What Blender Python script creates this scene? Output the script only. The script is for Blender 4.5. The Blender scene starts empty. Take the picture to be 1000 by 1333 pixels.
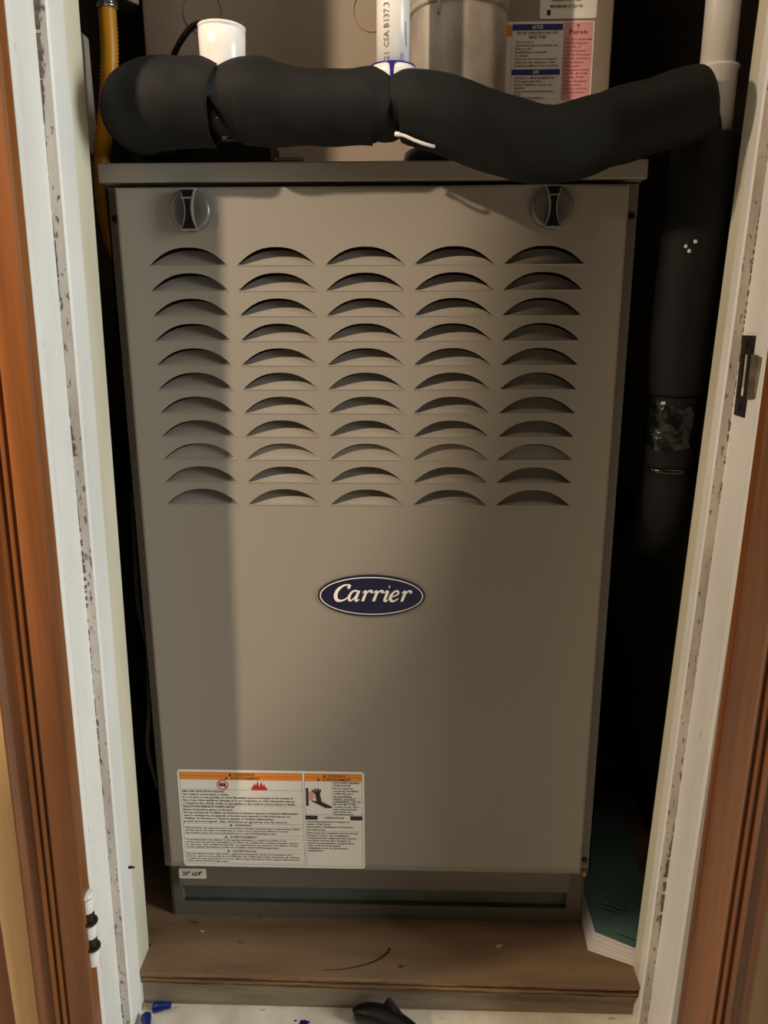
import bpy, bmesh, math, random
from mathutils import Vector, Matrix
random.seed(7)
SC = bpy.context.scene
COL = SC.collection

# ------------------------------------------------------------------ camera, world, lights, exposure
def cam_axes(y, p, r):
    f = Vector((math.sin(y)*math.cos(p), math.cos(y)*math.cos(p), math.sin(p)))
    rt = Vector((math.cos(y), -math.sin(y), 0)); up = rt.cross(f)
    c, s = math.cos(r), math.sin(r)
    return rt*c + up*s, up*c - rt*s, f
cam_d = bpy.data.cameras.new('camera'); cam = bpy.data.objects.new('camera', cam_d); COL.objects.link(cam)
cam_d.sensor_fit = 'HORIZONTAL'; cam_d.sensor_width = 36.0; cam_d.lens = 36.0
cam_d.clip_start = 0.01; cam_d.clip_end = 50
CR, CU, CF = cam_axes(-0.02987, -0.25052, -0.00239)
CAM = Vector((0.0377, -0.8143, 0.8315))
m = Matrix((CR, CU, -CF)).transposed().to_4x4(); m.translation = CAM
cam.matrix_world = m
SC.camera = cam

w = bpy.data.worlds.new('world'); SC.world = w; w.use_nodes = True
w.node_tree.nodes['Background'].inputs[0].default_value = (1.0, 0.80, 0.58, 1)
w.node_tree.nodes['Background'].inputs[1].default_value = 0.028

def light(name, kind, loc, energy, color, aim=None, **k):
    d = bpy.data.lights.new(name, kind); d.energy = energy; d.color = color
    for a, b in k.items(): setattr(d, a, b)
    o = bpy.data.objects.new(name, d); COL.objects.link(o); o.location = loc
    if aim is not None:
        o.rotation_euler = (Vector(aim) - Vector(loc)).to_track_quat('-Z', 'Y').to_euler()
    return o
LAMP = Vector((-1.28, -1.35, 2.15))
light('ceiling_lamp_shadow_cone', 'SPOT', LAMP, 228, (1.0, 0.80, 0.59), aim=LAMP+Vector(((0.1893396, 0.88106529, -0.43344488))), shadow_soft_size=0.04,
      spot_size=math.radians(61.4), spot_blend=.04)  # warm ceiling lamp; cone edge shaped to imitate a diagonal shadow on the door
light('hall_wall_lamp', 'POINT', (-2.3, -0.74, 1.60), 140, (1.0, 0.78, 0.54), shadow_soft_size=0.08)
light('side_window_daylight', 'AREA', (2.5, -1.00, 1.25), 62, (0.95, 0.985, 0.94), aim=(-0.25, -0.1, 0.65),
      shape='RECTANGLE', size=0.75, size_y=1.2)
light('hall_ceiling_bounce_fill', 'AREA', (0.2, -0.62, 2.36), 5.6, (1.0, 0.84, 0.62), aim=(0.2, -0.6, 0), shape='RECTANGLE', size=0.9, size_y=0.7)  # added fill for light bounced off the hall ceiling, not a fixture

SC.view_settings.view_transform = 'Standard'; SC.view_settings.look = 'None'
SC.view_settings.exposure = 0.0; SC.view_settings.gamma = 1.0; SC.view_settings.use_curve_mapping = False

# ------------------------------------------------------------------ helpers
def lin(c):
    return tuple(((v/255)/12.92 if v/255 <= .04045 else ((v/255+.055)/1.055)**2.4) for v in c) + (1,)
MATS = {}
def mat(name, rgb, rough=.5, metal=0, rgb2=None, scale=20, stretch=(1, 1, 1), lo=.35, hi=.65, bump=0, bscale=60,
        spots=None, spec=.5, coat=0, detail=4):
    """procedural material: colour = noise mix of rgb / rgb2, optional dark spots (rgb, scale, threshold), bump"""
    if name in MATS: return MATS[name]
    M = bpy.data.materials.new(name); M.use_nodes = True; N = M.node_tree.nodes; L = M.node_tree.links
    b = N['Principled BSDF']; b.inputs['Roughness'].default_value = rough; b.inputs['Metallic'].default_value = metal
    b.inputs['Specular IOR Level'].default_value = spec; b.inputs['Coat Weight'].default_value = coat
    b.inputs['Base Color'].default_value = lin(rgb)
    tc = N.new('ShaderNodeTexCoord'); mp = N.new('ShaderNodeMapping'); mp.inputs['Scale'].default_value = stretch
    L.new(tc.outputs['Object'], mp.inputs['Vector'])
    col = None
    if rgb2 is not None:
        n = N.new('ShaderNodeTexNoise'); n.inputs['Scale'].default_value = scale; n.inputs['Detail'].default_value = detail
        L.new(mp.outputs['Vector'], n.inputs['Vector'])
        r = N.new('ShaderNodeValToRGB'); r.color_ramp.elements[0].position = lo; r.color_ramp.elements[1].position = hi
        r.color_ramp.elements[0].color = lin(rgb); r.color_ramp.elements[1].color = lin(rgb2)
        L.new(n.outputs['Fac'], r.inputs['Fac']); col = r.outputs['Color']
    if spots is not None:
        srgb, ssc, th = spots[:3]; sst = spots[3] if len(spots) > 3 else (1, 1, 1)
        mp2 = N.new('ShaderNodeMapping'); mp2.inputs['Scale'].default_value = sst; L.new(tc.outputs['Object'], mp2.inputs['Vector'])
        n = N.new('ShaderNodeTexNoise'); n.inputs['Scale'].default_value = ssc; n.inputs['Detail'].default_value = 5
        L.new(mp2.outputs['Vector'], n.inputs['Vector'])
        r = N.new('ShaderNodeValToRGB'); r.color_ramp.elements[0].position = th; r.color_ramp.elements[1].position = th+.05
        r.color_ramp.elements[0].color = (0, 0, 0, 1); r.color_ramp.elements[1].color = (1, 1, 1, 1)
        L.new(n.outputs['Fac'], r.inputs['Fac'])
        mx = N.new('ShaderNodeMix'); mx.data_type = 'RGBA'
        L.new(r.outputs['Color'], mx.inputs['Factor'])
        if col is None: mx.inputs['A'].default_value = lin(rgb)
        else: L.new(col, mx.inputs['A'])
        mx.inputs['B'].default_value = lin(srgb); col = mx.outputs['Result']
    if col is not None: L.new(col, b.inputs['Base Color'])
    if bump:
        n = N.new('ShaderNodeTexNoise'); n.inputs['Scale'].default_value = bscale; n.inputs['Detail'].default_value = 3
        L.new(mp.outputs['Vector'], n.inputs['Vector'])
        bp = N.new('ShaderNodeBump'); bp.inputs['Strength'].default_value = bump; bp.inputs['Distance'].default_value = .002
        L.new(n.outputs['Fac'], bp.inputs['Height']); L.new(bp.outputs['Normal'], b.inputs['Normal'])
    MATS[name] = M
    return M

class MB:
    """collects polygons, links them as ONE mesh object"""
    def __init__(s): s.v = []; s.f = []; s.mi = []; s.sm = []
    def add(s, vs, fs, mi=0, smooth=False):
        o = len(s.v); s.v += [Vector(p) for p in vs]
        for f in fs: s.f.append([i+o for i in f]); s.mi.append(mi); s.sm.append(smooth)
    def box(s, x0, x1, y0, y1, z0, z1, mi=0, b=0):
        if b:
            bm = bmesh.new(); bmesh.ops.create_cube(bm, size=1)
            for v in bm.verts:
                v.co = Vector(((x0+x1)/2+v.co.x*(x1-x0), (y0+y1)/2+v.co.y*(y1-y0), (z0+z1)/2+v.co.z*(z1-z0)))
            bmesh.ops.bevel(bm, geom=bm.edges[:], offset=b, segments=2, affect='EDGES', profile=.5)
            bm.verts.index_update()
            s.add([v.co.copy() for v in bm.verts], [[v.index for v in f.verts] for f in bm.faces], mi); bm.free(); return
        P = [(x, y, z) for z in (z0, z1) for y in (y0, y1) for x in (x0, x1)]
        s.add(P, [(0, 2, 3, 1), (4, 5, 7, 6), (0, 1, 5, 4), (2, 6, 7, 3), (0, 4, 6, 2), (1, 3, 7, 5)], mi)
    def quad(s, a, b, c, d, mi=0): s.add([a, b, c, d], [(0, 1, 2, 3)], mi)
    def rings(s, rr, mi=0, cap0=True, cap1=True, smooth=True, closed=True):
        n = len(rr[0]); o = len(s.v); fs = []
        for k in range(len(rr)-1):
            for i in range(n if closed else n-1):
                j = (i+1) % n; fs.append((k*n+i, k*n+j, (k+1)*n+j, (k+1)*n+i))
        vs = [p for r in rr for p in r]; s.add(vs, fs, mi, smooth)
        e = []
        if cap0: e.append(list(range(n))[::-1])
        if cap1: e.append([(len(rr)-1)*n+i for i in range(n)])
        for f in e: s.f.append([i+o for i in f]); s.mi.append(mi); s.sm.append(False)
    def tube(s, pts, r, n=16, mi=0, cap=True, smooth=True):
        """tube along a polyline; r = number, or list of r per point"""
        pts = [Vector(p) for p in pts]; rr = []; up = None
        for i, p in enumerate(pts):
            t = (pts[min(i+1, len(pts)-1)]-pts[max(i-1, 0)]).normalized()
            if up is None:
                up = Vector((0, 0, 1)) if abs(t.z) < .9 else Vector((0, 1, 0))
            a = t.cross(up).normalized(); up = a.cross(t).normalized()
            q = r[i] if isinstance(r, (list, tuple)) else r
            rr.append([p+(a*math.cos(k*2*math.pi/n)+up*math.sin(k*2*math.pi/n))*q for k in range(n)])
        s.rings(rr, mi, cap, cap, smooth)
    def lathe(s, prof, c=(0, 0, 0), axis='Z', n=32, mi=0, cap=True, smooth=True):
        """prof = [(radius, height)...]"""
        c = Vector(c); rr = []
        for r, h in prof:
            ring = []
            for k in range(n):
                a = 2*math.pi*k/n; x, y = r*math.cos(a), r*math.sin(a)
                ring.append(c+{'Z': Vector((x, y, h)), 'Y': Vector((x, h, -y)), 'X': Vector((h, x, y))}[axis])
            rr.append(ring)
        s.rings(rr, mi, cap, cap, smooth)
    def prism(s, pts, y0, y1, mi=0):
        """outline in XZ extruded along Y"""
        n = len(pts)
        vs = [(x, y0, z) for x, z in pts]+[(x, y1, z) for x, z in pts]
        s.add(vs, [list(range(n)), list(range(2*n-1, n-1, -1))]+[(i, i+n, (i+1) % n+n, (i+1) % n) for i in range(n)], mi)

def build(name, mb, mats, parent=None, origin=None, fixn=True):
    vs = mb.v
    if origin is None:
        xs = [v.x for v in vs]; ys = [v.y for v in vs]; zs = [v.z for v in vs]
        origin = Vector(((min(xs)+max(xs))/2, (min(ys)+max(ys))/2, min(zs)))
    origin = Vector(origin)
    me = bpy.data.meshes.new(name); me.from_pydata([v-origin for v in vs], [], mb.f)
    for M in (mats if isinstance(mats, (list, tuple)) else [mats]): me.materials.append(M)
    me.polygons.foreach_set('material_index', mb.mi); me.polygons.foreach_set('use_smooth', mb.sm)
    if fixn:
        bm = bmesh.new(); bm.from_mesh(me); bmesh.ops.recalc_face_normals(bm, faces=bm.faces[:]); bm.to_mesh(me); bm.free()
    me.update()
    o = bpy.data.objects.new(name, me); COL.objects.link(o)
    if parent is not None:
        o.parent = parent; o.location = origin - Vector(parent['_w'])
    else: o.location = origin
    o['_w'] = tuple(origin)
    return o
def copy_part(src, name, parent, world):
    o = src.copy(); o.name = name; COL.objects.link(o); o.parent = parent
    o.location = Vector(world)-(Vector(parent['_w']) if parent else Vector()); o['_w'] = tuple(world); return o
def empty(name, loc):
    o = bpy.data.objects.new(name, None); COL.objects.link(o); o.location = loc; o['_w'] = tuple(loc); o.empty_display_size = .02; return o
def tag(o, label, cat, group=None):
    o['label'] = label; o['category'] = cat
    if group: o['group'] = group
    return o
def struct(o, label=None, cat=None):
    o['kind'] = 'structure'
    if label: o['label'] = label
    if cat: o['category'] = cat
    return o

def cat(pts, n=8):
    out = []
    for i in range(len(pts)-1):
        p0, p1, p2, p3 = [Vector(pts[max(0, min(len(pts)-1, j))]) for j in (i-1, i, i+1, i+2)]
        for k in range(n):
            t = k/n; out.append(.5*((2*p1)+(p2-p0)*t+(2*p0-5*p1+4*p2-p3)*t*t+(3*p1-p0-3*p2+p3)*t**3))
    out.append(Vector(pts[-1])); return out

_tc = {}
def text_geo(body, bold=0.0, shear=0.0):
    k = (body, bold, shear)
    if k in _tc: return _tc[k]
    cu = bpy.data.curves.new('txt', 'FONT'); cu.body = body; cu.size = 1; cu.resolution_u = 1; cu.fill_mode = 'FRONT'
    cu.offset = bold; cu.shear = shear
    ob = bpy.data.objects.new('txt', cu); me = ob.to_mesh()
    V = [tuple(v.co) for v in me.vertices]; F = [tuple(p.vertices) for p in me.polygons]
    ob.to_mesh_clear(); bpy.data.objects.remove(ob); bpy.data.curves.remove(cu)
    _tc[k] = (V, F); return V, F
def put_text(mb, body, x0, z, h, y, mi, width=None, bold=0.0, shear=0.0, align='L'):
    """print a line of text on an XZ plane facing -Y; x0 = left (or centre), z = baseline, h = font size"""
    V, F = text_geo(body, bold, shear)
    if not V: return
    a = min(v[0] for v in V); b = max(v[0] for v in V); sx = h if width is None else width/(b-a)
    off = x0-a*sx if align == 'L' else x0-(a+b)/2*sx
    mb.add([(off+v[0]*sx, y, z+v[1]*h) for v in V], F, mi)
def rrect(x0, x1, z0, z1, r, n=5):
    P = []
    for cx, cz, a0 in ((x1-r, z1-r, 0), (x0+r, z1-r, 90), (x0+r, z0+r, 180), (x1-r, z0+r, 270)):
        for k in range(n+1):
            a = math.radians(a0+90*k/n); P.append((cx+r*math.cos(a), cz+r*math.sin(a)))
    return P

# ------------------------------------------------------------------ materials
PAINT = mat('taupe_enamel', (138, 131, 121), .42, bump=.04, bscale=900, spec=.4)
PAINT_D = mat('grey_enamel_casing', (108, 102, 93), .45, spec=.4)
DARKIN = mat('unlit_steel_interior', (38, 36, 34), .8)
GALV = mat('galvanised_steel', (150, 150, 146), .38, .85, (112, 114, 112), 9, bump=.05)
GALV_D = mat('dull_galvanised_channel', (112, 122, 118), .45, .3, (92, 102, 98), 12)
FLUE = mat('flue_galvanised', (204, 194, 182), .42, .4, (150, 140, 130), 22, (1, 1, .45), bump=.35, bscale=45)
WHITE = mat('white_gloss_paint', (230, 230, 229), .38, 0, (214, 214, 212), 14, (1, 1, .25), spots=((150, 141, 130), 120, .745, (1.4, 1.4, .5)), bump=.25, bscale=55)
CREAM = mat('cream_paint', (214, 210, 190), .42, 0, (196, 191, 170), 16, (1, 1, .25), spots=((140, 126, 100), 110, .75, (1, 1, .5)), bump=.25, bscale=50)
DIRTY = mat('grimy_white_paint', (212, 206, 198), .5, 0, (178, 170, 161), 26, (1, 1, .3), spots=((120, 110, 100), 260, .60, (1, 1, .4)), bump=.5, bscale=120)
WOOD = mat('stained_casing_wood', (140, 83, 39), .36, 0, (84, 46, 20), 26, (1.8, 1.8, .07), .3, .7, bump=.12, bscale=90, coat=.1, detail=6)
OAK = mat('light_oak_panel', (214, 180, 134), .45, 0, (190, 152, 106), 20, (2, 2, .08), .3, .7, bump=.1)
PANEL = mat('brown_wall_panel', (120, 70, 34), .45, 0, (92, 52, 26), 18, (2, 2, .08))
FOAM = mat('black_foam_rubber', (22, 22, 21), .72, 0, (16, 16, 16), 30, bump=.12, bscale=420, spec=.22)
BLACK = mat('black_plastic', (14, 14, 14), .4, spec=.3)
PVC = mat('white_pvc', (228, 224, 220), .28, spec=.5)
PRIMER = mat('purple_primer', (34, 30, 130), .35)
YELLOW = mat('yellow_gas_jacket', (212, 150, 18), .4, 0, (190, 128, 14), 30)
STEEL = mat('bright_fitting_steel', (190, 192, 196), .22, .95)
PLY = mat('worn_plywood', (148, 120, 92), .6, 0, (106, 82, 60), 8, (.45, 3, 3), .3, .7, spots=((54, 40, 28), 24, .67, (1, 1.4, 1)), bump=.2, bscale=60)
PLY_L = mat('plywood_edge_light', (150, 112, 70), .65, 0, (104, 74, 46), 30, (.25, 2, 4), bump=.3)
PLY_D = mat('plywood_edge_dark', (92, 62, 38), .7, 0, (60, 40, 24), 30, (.25, 2, 4), bump=.3)
RISER = mat('grey_weathered_board', (158, 142, 120), .65, 0, (124, 108, 90), 16, (.5, 2, 4), spots=((70, 58, 46), 22, .68), bump=.25)
LINO = mat('pale_linoleum', (240, 232, 216), .42, 0, (216, 206, 188), 22, lo=.4, hi=.62, spots=((140, 124, 104), 40, .70), bump=.05)
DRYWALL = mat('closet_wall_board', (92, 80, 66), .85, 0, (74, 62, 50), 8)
LITSTRIP = mat('lit_wall_strip', (190, 184, 172), .6, 0, (168, 160, 148), 12, (1, 1, .3))  # pale tone of the lit wall strip put into the colour
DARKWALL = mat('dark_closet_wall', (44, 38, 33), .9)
LABELW = mat('label_white', (226, 222, 214), .35)
ORANGE = mat('label_orange', (224, 134, 44), .4)
INK = mat('label_ink', (34, 30, 30), .5)
RED = mat('label_red', (196, 40, 40), .45)
PINKISH = mat('label_rose', (226, 150, 140), .45)
BLUEINK = mat('label_blue', (36, 44, 120), .45)
PINKLAB = mat('label_pink', (214, 150, 152), .45)
NAVY = mat('badge_navy', (8, 10, 52), .28)
BADGEW = mat('badge_white', (236, 232, 224), .3)
KNOB = mat('dark_grey_knob', (92, 91, 88), .24, spec=.6)
KNOBRIM = mat('grey_knob_rim', (128, 126, 123), .3)
BRASSY = mat('dull_bare_metal', (150, 120, 76), .4, .7)
DKMETAL = mat('oxidised_strike_metal', (42, 38, 35), .45, .5, (30, 27, 25), 40, bump=.2)
HOLE = mat('bare_wood_hole', (196, 180, 156), .7, 0, (150, 130, 104), 50)
TEAL = mat('teal_booklet_cover', (98, 132, 126), .5, 0, (86, 118, 112), 10)
PAPER = mat('white_pages', (226, 218, 214), .7)
WIRENUT = mat('blue_wire_nut', (18, 30, 112), .25)
CRUMB = mat('pale_debris', (200, 186, 164), .7)

# ------------------------------------------------------------------ the setting
ZF = 0.055                                  # top of the plywood platform = furnace bottom
mb = MB(); mb.box(-2.2, 2.8, -3.0, 0.9, -.03, 0)
floor = struct(build('floor', mb, LINO), 'pale worn linoleum floor with grey marbling', 'floor')
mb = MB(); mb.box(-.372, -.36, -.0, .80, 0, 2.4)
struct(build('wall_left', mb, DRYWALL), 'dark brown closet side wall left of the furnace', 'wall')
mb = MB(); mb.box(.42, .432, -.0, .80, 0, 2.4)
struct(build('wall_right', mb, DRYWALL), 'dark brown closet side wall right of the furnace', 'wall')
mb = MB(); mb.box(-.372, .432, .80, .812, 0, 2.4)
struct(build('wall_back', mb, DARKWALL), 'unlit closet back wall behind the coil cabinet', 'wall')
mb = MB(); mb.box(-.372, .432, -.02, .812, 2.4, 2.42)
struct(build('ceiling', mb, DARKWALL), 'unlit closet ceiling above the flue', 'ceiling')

# pale board standing in for a lit strip of the left closet wall
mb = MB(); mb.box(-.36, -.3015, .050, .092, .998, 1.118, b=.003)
struct(build('trim_5', mb, LITSTRIP), 'pale grey board standing in for a lit strip of closet wall beside the yellow gas line', 'board')

ZTOP = 2.05
def leanL(z): return .0166*(z-.55)
def leanR(z): return .0290*(z-.55)
def extr(mb, prof, lean, z0, z1, mi):
    """profile (X, Y) extruded upward with the frame's slight lean; mi = material index per profile segment"""
    zs = [z0+(z1-z0)*k/10 for k in range(11)]
    n = len(prof)
    for i in range(n):
        a, b = prof[i], prof[(i+1) % n]
        for k in range(10):
            la, lb = lean(zs[k]), lean(zs[k+1])
            mb.quad((a[0]+la, a[1], zs[k]), (b[0]+la, b[1], zs[k]), (b[0]+lb, b[1], zs[k+1]), (a[0]+lb, a[1], zs[k+1]), mi[i])
    for z in (z0, z1): mb.add([(p[0]+lean(z), p[1], z) for p in prof], [list(range(n))], mi[0])
# left jamb: back edge, stop face (cream then white), stop front, rebate, front bead
mb = MB()
pl = [(-.372, -.014), (-.2785, -.014), (-.2775, -.017), (-.2775, -.052), (-.2775, -.084), (-.2790, -.0868), (-.2885, -.0875), (-.2885, -.128), (-.2900, -.130), (-.2865, -.133), (-.2875, -.141), (-.372, -.141)]
extr(mb, pl, leanL, 0, ZTOP, [1, 1, 1, 0, 0, 2, 0, 2, 0, 0, 0, 0])
jambL = struct(build('trim_1', mb, [WHITE, CREAM, DIRTY]), 'chipped white painted door jamb left of the furnace', 'door jamb')
mb = MB()
pr = [(.432, -.026), (.3350, -.026), (.3340, -.029), (.3340, -.049), (.3340, -.0635), (.3355, -.066), (.3445, -.067), (.3445, -.118), (.3460, -.120), (.3425, -.123), (.3435, -.130), (.432, -.130)]
extr(mb, pr, leanR, 0, ZTOP, [1, 1, 1, 0, 0, 2, 0, 2, 0, 0, 0, 0])
jambR = struct(build('trim_2', mb, [WHITE, CREAM, DIRTY]), 'chipped cream white door jamb right of the furnace', 'door jamb')

CRACK = mat('dark_paint_crack', (126, 114, 103), .8, 0, (84, 72, 62), 220)
def crack(parent, x, sgn, y, lean, z0, z1, wmax, seed, keep=.75):
    """ragged dark gap where the paint has split along the door stop"""
    rnd = random.Random(seed); mb = MB(); z = z0; prev = None
    while z < z1:
        wd = wmax*max(0, .25+.75*math.sin(z*23+seed)*math.sin(z*9.7+2*seed))*(.5+rnd.random())+.0002
        cur = (z, wd)
        if prev and rnd.random() < keep:
            (za, wa), (zb, wb) = prev, cur
            mb.quad((x+lean(za), y, za), (x+sgn*wa+lean(za), y, za), (x+sgn*wb+lean(zb), y, zb), (x+lean(zb), y, zb))
        prev = cur; z += .0012+.003*rnd.random()
    o = build('paint_crack', mb, CRACK, parent, fixn=False); o['kind'] = 'stuff'
crack(jambL, -.2884, 1, -.0878, leanL, .30, .70, .0022, 1, .55); crack(jambL, -.2884, 1, -.0878, leanL, .70, 1.25, .0045, 2, .88)
crack(jambR, .3444, -1, -.0673, leanR, .03, .32, .0035, 3, .75); crack(jambR, .3444, -1, -.0673, leanR, .34, 1.2, .0016, 4, .45)
crack(jambL, -.2884, 1, -.0878, leanL, .02, .14, .0025, 5, .6)
def casing(x0, sgn, width, yb, lean, name, label):
    prof = [(0, .0), (0, .013), (.03, .0165), (.38, .0175), (.43, .0172), (.46, .0125), (.49, .0130), (.51, .0175), (.55, .0180), (.58, .0130), (.61, .0135),
            (.63, .0185), (.68, .0190), (.71, .0150), (.78, .0135), (.88, .0160), (.95, .0215), (.985, .0215), (1, .019), (1, 0)]
    mb = MB(); extr(mb, [(x0+sgn*t*width, yb-h) for t, h in prof], lean, 0, ZTOP, [0]*len(prof))
    return struct(build(name, mb, WOOD), label, 'door casing')
casing(-.2880, -1, .060, -.1405, leanL, 'trim_3', 'reddish brown fluted wood casing at the left of the doorway')
casing(.3440, 1, .066, -.1300, lambda z: .016*(z-.55), 'trim_4', 'reddish brown fluted wood casing at the right of the doorway')
# hall side wall panels beyond the casings
mb = MB(); mb.box(-.386, -.352, -.152, -.13, 0, ZTOP)
struct(build('trim_6', mb, OAK), 'narrow light oak strip left of the brown casing', 'trim')
mb = MB(); mb.box(-2.2, -.3865, -.148, -.02, 0, 2.4)
struct(build('wall_front', mb, PANEL), 'brown panelled hall wall at the lower left corner', 'wall')
mb = MB(); mb.box(.404, 2.2, -.140, -.02, 0, 2.4)
struct(build('wall_hall', mb, mat('tan_hall_wall', (128, 92, 56), .5, 0, (108, 76, 44), 18, (2, 2, .08))), 'tan wood hall wall beyond the right casing', 'wall')
mb = MB(); mb.box(-.42, .48, -.15, -.02, ZTOP, 2.4)
struct(build('wall_header', mb, PANEL), 'hall wall above the doorway', 'wall')

# hinge on the left jamb (leaf + knuckles + pin)
hx = -.2885+leanL(.21)+.0; hy = -.1465
mb = MB(); mb.box(hx-.001, hx+.0022, -.141, -.112, .160, .256, b=.0007)
hinge = build('hinge', mb, WHITE, jambL); hinge['label'] = 'white painted hinge leaf with bare knuckles'
for z0, z1 in ((.227, .243), (.195, .210), (.160, .178)):
    mb = MB(); mb.lathe([(.0062, z0), (.0068, z0+.001), (.0068, z1-.001), (.0062, z1)], (hx, hy, 0), n=18); build('knuckle', mb, WHITE, hinge)
mb = MB(); mb.lathe([(.0036, .158), (.0036, .246)], (hx, hy, 0), n=12); build('pin', mb, DKMETAL, hinge)
mb = MB(); mb.lathe([(.0040, .2440), (.0078, .2455), (.0078, .2480), (.0050, .2505), (.0015, .2512)], (hx, hy, 0), n=16); build('pin_head', mb, WHITE, hinge)
for zc in (.2115, .1795):
    mb = MB(); mb.lathe([(.0052, zc), (.0083, zc+.002), (.0083, zc+.0045), (.0056, zc+.0055), (.0056, zc+.015)], (hx+.0008, hy-.0004, 0), n=16, smooth=False); build('bearing', mb, DKMETAL, hinge)
# a dark nail in the left jamb
mb = MB(); mb.lathe([(.0016, 0), (.0019, .0015), (.001, .007)], (-.2775+leanL(.21), -.060, .2102), 'X', 10); build('nail', mb, DKMETAL, jambL)

# strike plate on the right jamb
def SX(z): return .3445+leanR(z)
mb = MB()
for (y0, y1, z0, z1) in ((-.096, -.073, .739, .758), (-.096, -.0885, .758, .796), (-.0805, -.073, .758, .796), (-.096, -.073, .796, .813)):
    mb.box(SX(.776)-.0022, SX(.776)+.0004, y0, y1, z0, z1, b=.0004)
strike = build('strike_plate', mb, DKMETAL, jambR); strike['label'] = 'dark oxidised strike plate'
mb = MB(); mb.quad((SX(.776)-.0003, -.0885, .758), (SX(.776)-.0003, -.0805, .758), (SX(.776)-.0003, -.0805, .796), (SX(.776)-.0003, -.0885, .796)); build('latch_hole', mb, HOLE, strike)
mb = MB()
rr = []
for k in range(7):
    t = k/6; y = -.095-.022*t; x = SX(.776)-.0018+.006*max(0, t-.55)**2*4
    rr.append([(x, y, .756+.004*t**2), (x+.0014, y, .756+.004*t**2), (x+.0014, y, .797-.004*t**2), (x, y, .797-.004*t**2)])
mb.rings(rr, smooth=False); build('lip', mb, mat('worn_strike_lip', (128, 116, 100), .45, .4, (84, 76, 66), 60), strike)
for z in (.7475, .8045):
    mb = MB(); mb.lathe([(.0030, 0), (.0026, -.0009), (.001, -.0011)], (SX(.776)-.0022, -.083, z), 'X', 12); build('screw', mb, BLACK, strike)

# plywood platform with its plies, riser board below
pf = empty('plywood_platform', (.02, .30, .037)); tag(pf, 'worn brown plywood platform under the furnace with splintered front edge', 'platform')
def edge_y(x, j):                            # the sawn front edge wanders a little
    if x < -.2852 or x > .3235: return -.010
    return -.0555-.010*(x-.0)*.9 + .0005*math.sin(x*37+j*1.7)+.0004*math.sin(x*91+j*3.1)+.0003*math.sin(x*233+j)
def ply_layer(z0, z1, dy, j, M, name):
    mb = MB(); xs = [-.358, -.2853]+[-.2851+(.6084)*k/56 for k in range(57)]+[.3237, .416]; n = len(xs)-1
    vs = []; fs = []
    for x in xs:
        y = edge_y(x, j)+dy
        vs += [(x, y, z0), (x, y, z1), (x, .79, z1), (x, .79, z0)]
    for k in range(n):
        a = 4*k
        for i in range(4): fs.append((a+i, a+(i+1) % 4, a+4+(i+1) % 4, a+4+i))
    fs += [(0, 1, 2, 3), (4*n, 4*n+3, 4*n+2, 4*n+1)]
    mb.add(vs, fs); return build(name, mb, M, pf)
ply_layer(.0504, .055, 0, 0, PLY, 'face_ply')
ply_layer(.0472, .0502, .0012, 1, PLY_L, 'ply'); ply_layer(.0438, .0470, .0026, 2, PLY_D, 'ply'); ply_layer(.0404, .0436, .0008, 3, PLY_L, 'ply'); ply_layer(.0370, .0402, .0022, 4, PLY_D, 'ply')
mb = MB(); P = cat([(-.062, -.0455, .05515), (-.0293, -.0410, .05515), (-.0014, -.0310, .05515), (.0145, -.0190, .05515), (.0201, -.0080, .05515)])
W_ = [.0006+.0022*k/(len(P)-1) for k in range(len(P))]
mb.rings([[(p[0]-w_*.5, p[1]+w_*.6, p[2]), (p[0]+w_*.5, p[1]-w_*.6, p[2])] for p, w_ in zip(P, W_)], cap0=False, cap1=False, closed=False)
build('gouge', mb, mat('dark_gouge', (46, 32, 22), .8), bpy.data.objects['plywood_platform'], fixn=False)
mb = MB(); mb.box(-.2870, .3225, -.046, .79, .0, .0368, b=.001)
tag(build('riser_board', mb, RISER), 'grey brown weathered board below the plywood edge', 'board')

# ------------------------------------------------------------------ furnace
fur = empty('gas_furnace', (0, .36, ZF))
tag(fur, 'taupe steel gas furnace with louvred front door and blue oval badge', 'furnace')
mb = MB()
for s in (-1, 1):
    a, b = sorted((s*.271, s*.2695)); mb.box(a, b, .020, .72, .148, .9600); mb.box(a, b, .0405, .72, ZF, .148)
    a, b = sorted((s*.271, s*.243)); mb.box(a, b, .020, .0212, .148, .9585)
mb.box(-.2695, .2695, .718, .72, ZF, .96); mb.box(-.2695, .2695, .048, .72, ZF, ZF+.0015)
mb.box(-.243, .243, .020, .0212, .925, .9585)
casing_o = build('casing', mb, PAINT_D, fur)
mb = MB(); mb.box(-.255, .255, .30, .302, .10, .955); build('dark_backing', mb, DARKIN, fur)  # dark sheet added for the shade behind the louvres
mb = MB(); mb.box(-.2725, .2725, .003, .722, .9605, .9790, b=.0016); cap = build('top_cap', mb, PAINT, fur)
for x, z in ((.2640, .9285), (-.2640, .9285), (.264, .168)):
    mb = MB(); mb.lathe([(.0034, .020), (.0034, .0186), (.0020, .0178)], (x, 0, z), 'Y', 12); build('screw', mb, BLACK, fur)

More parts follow.
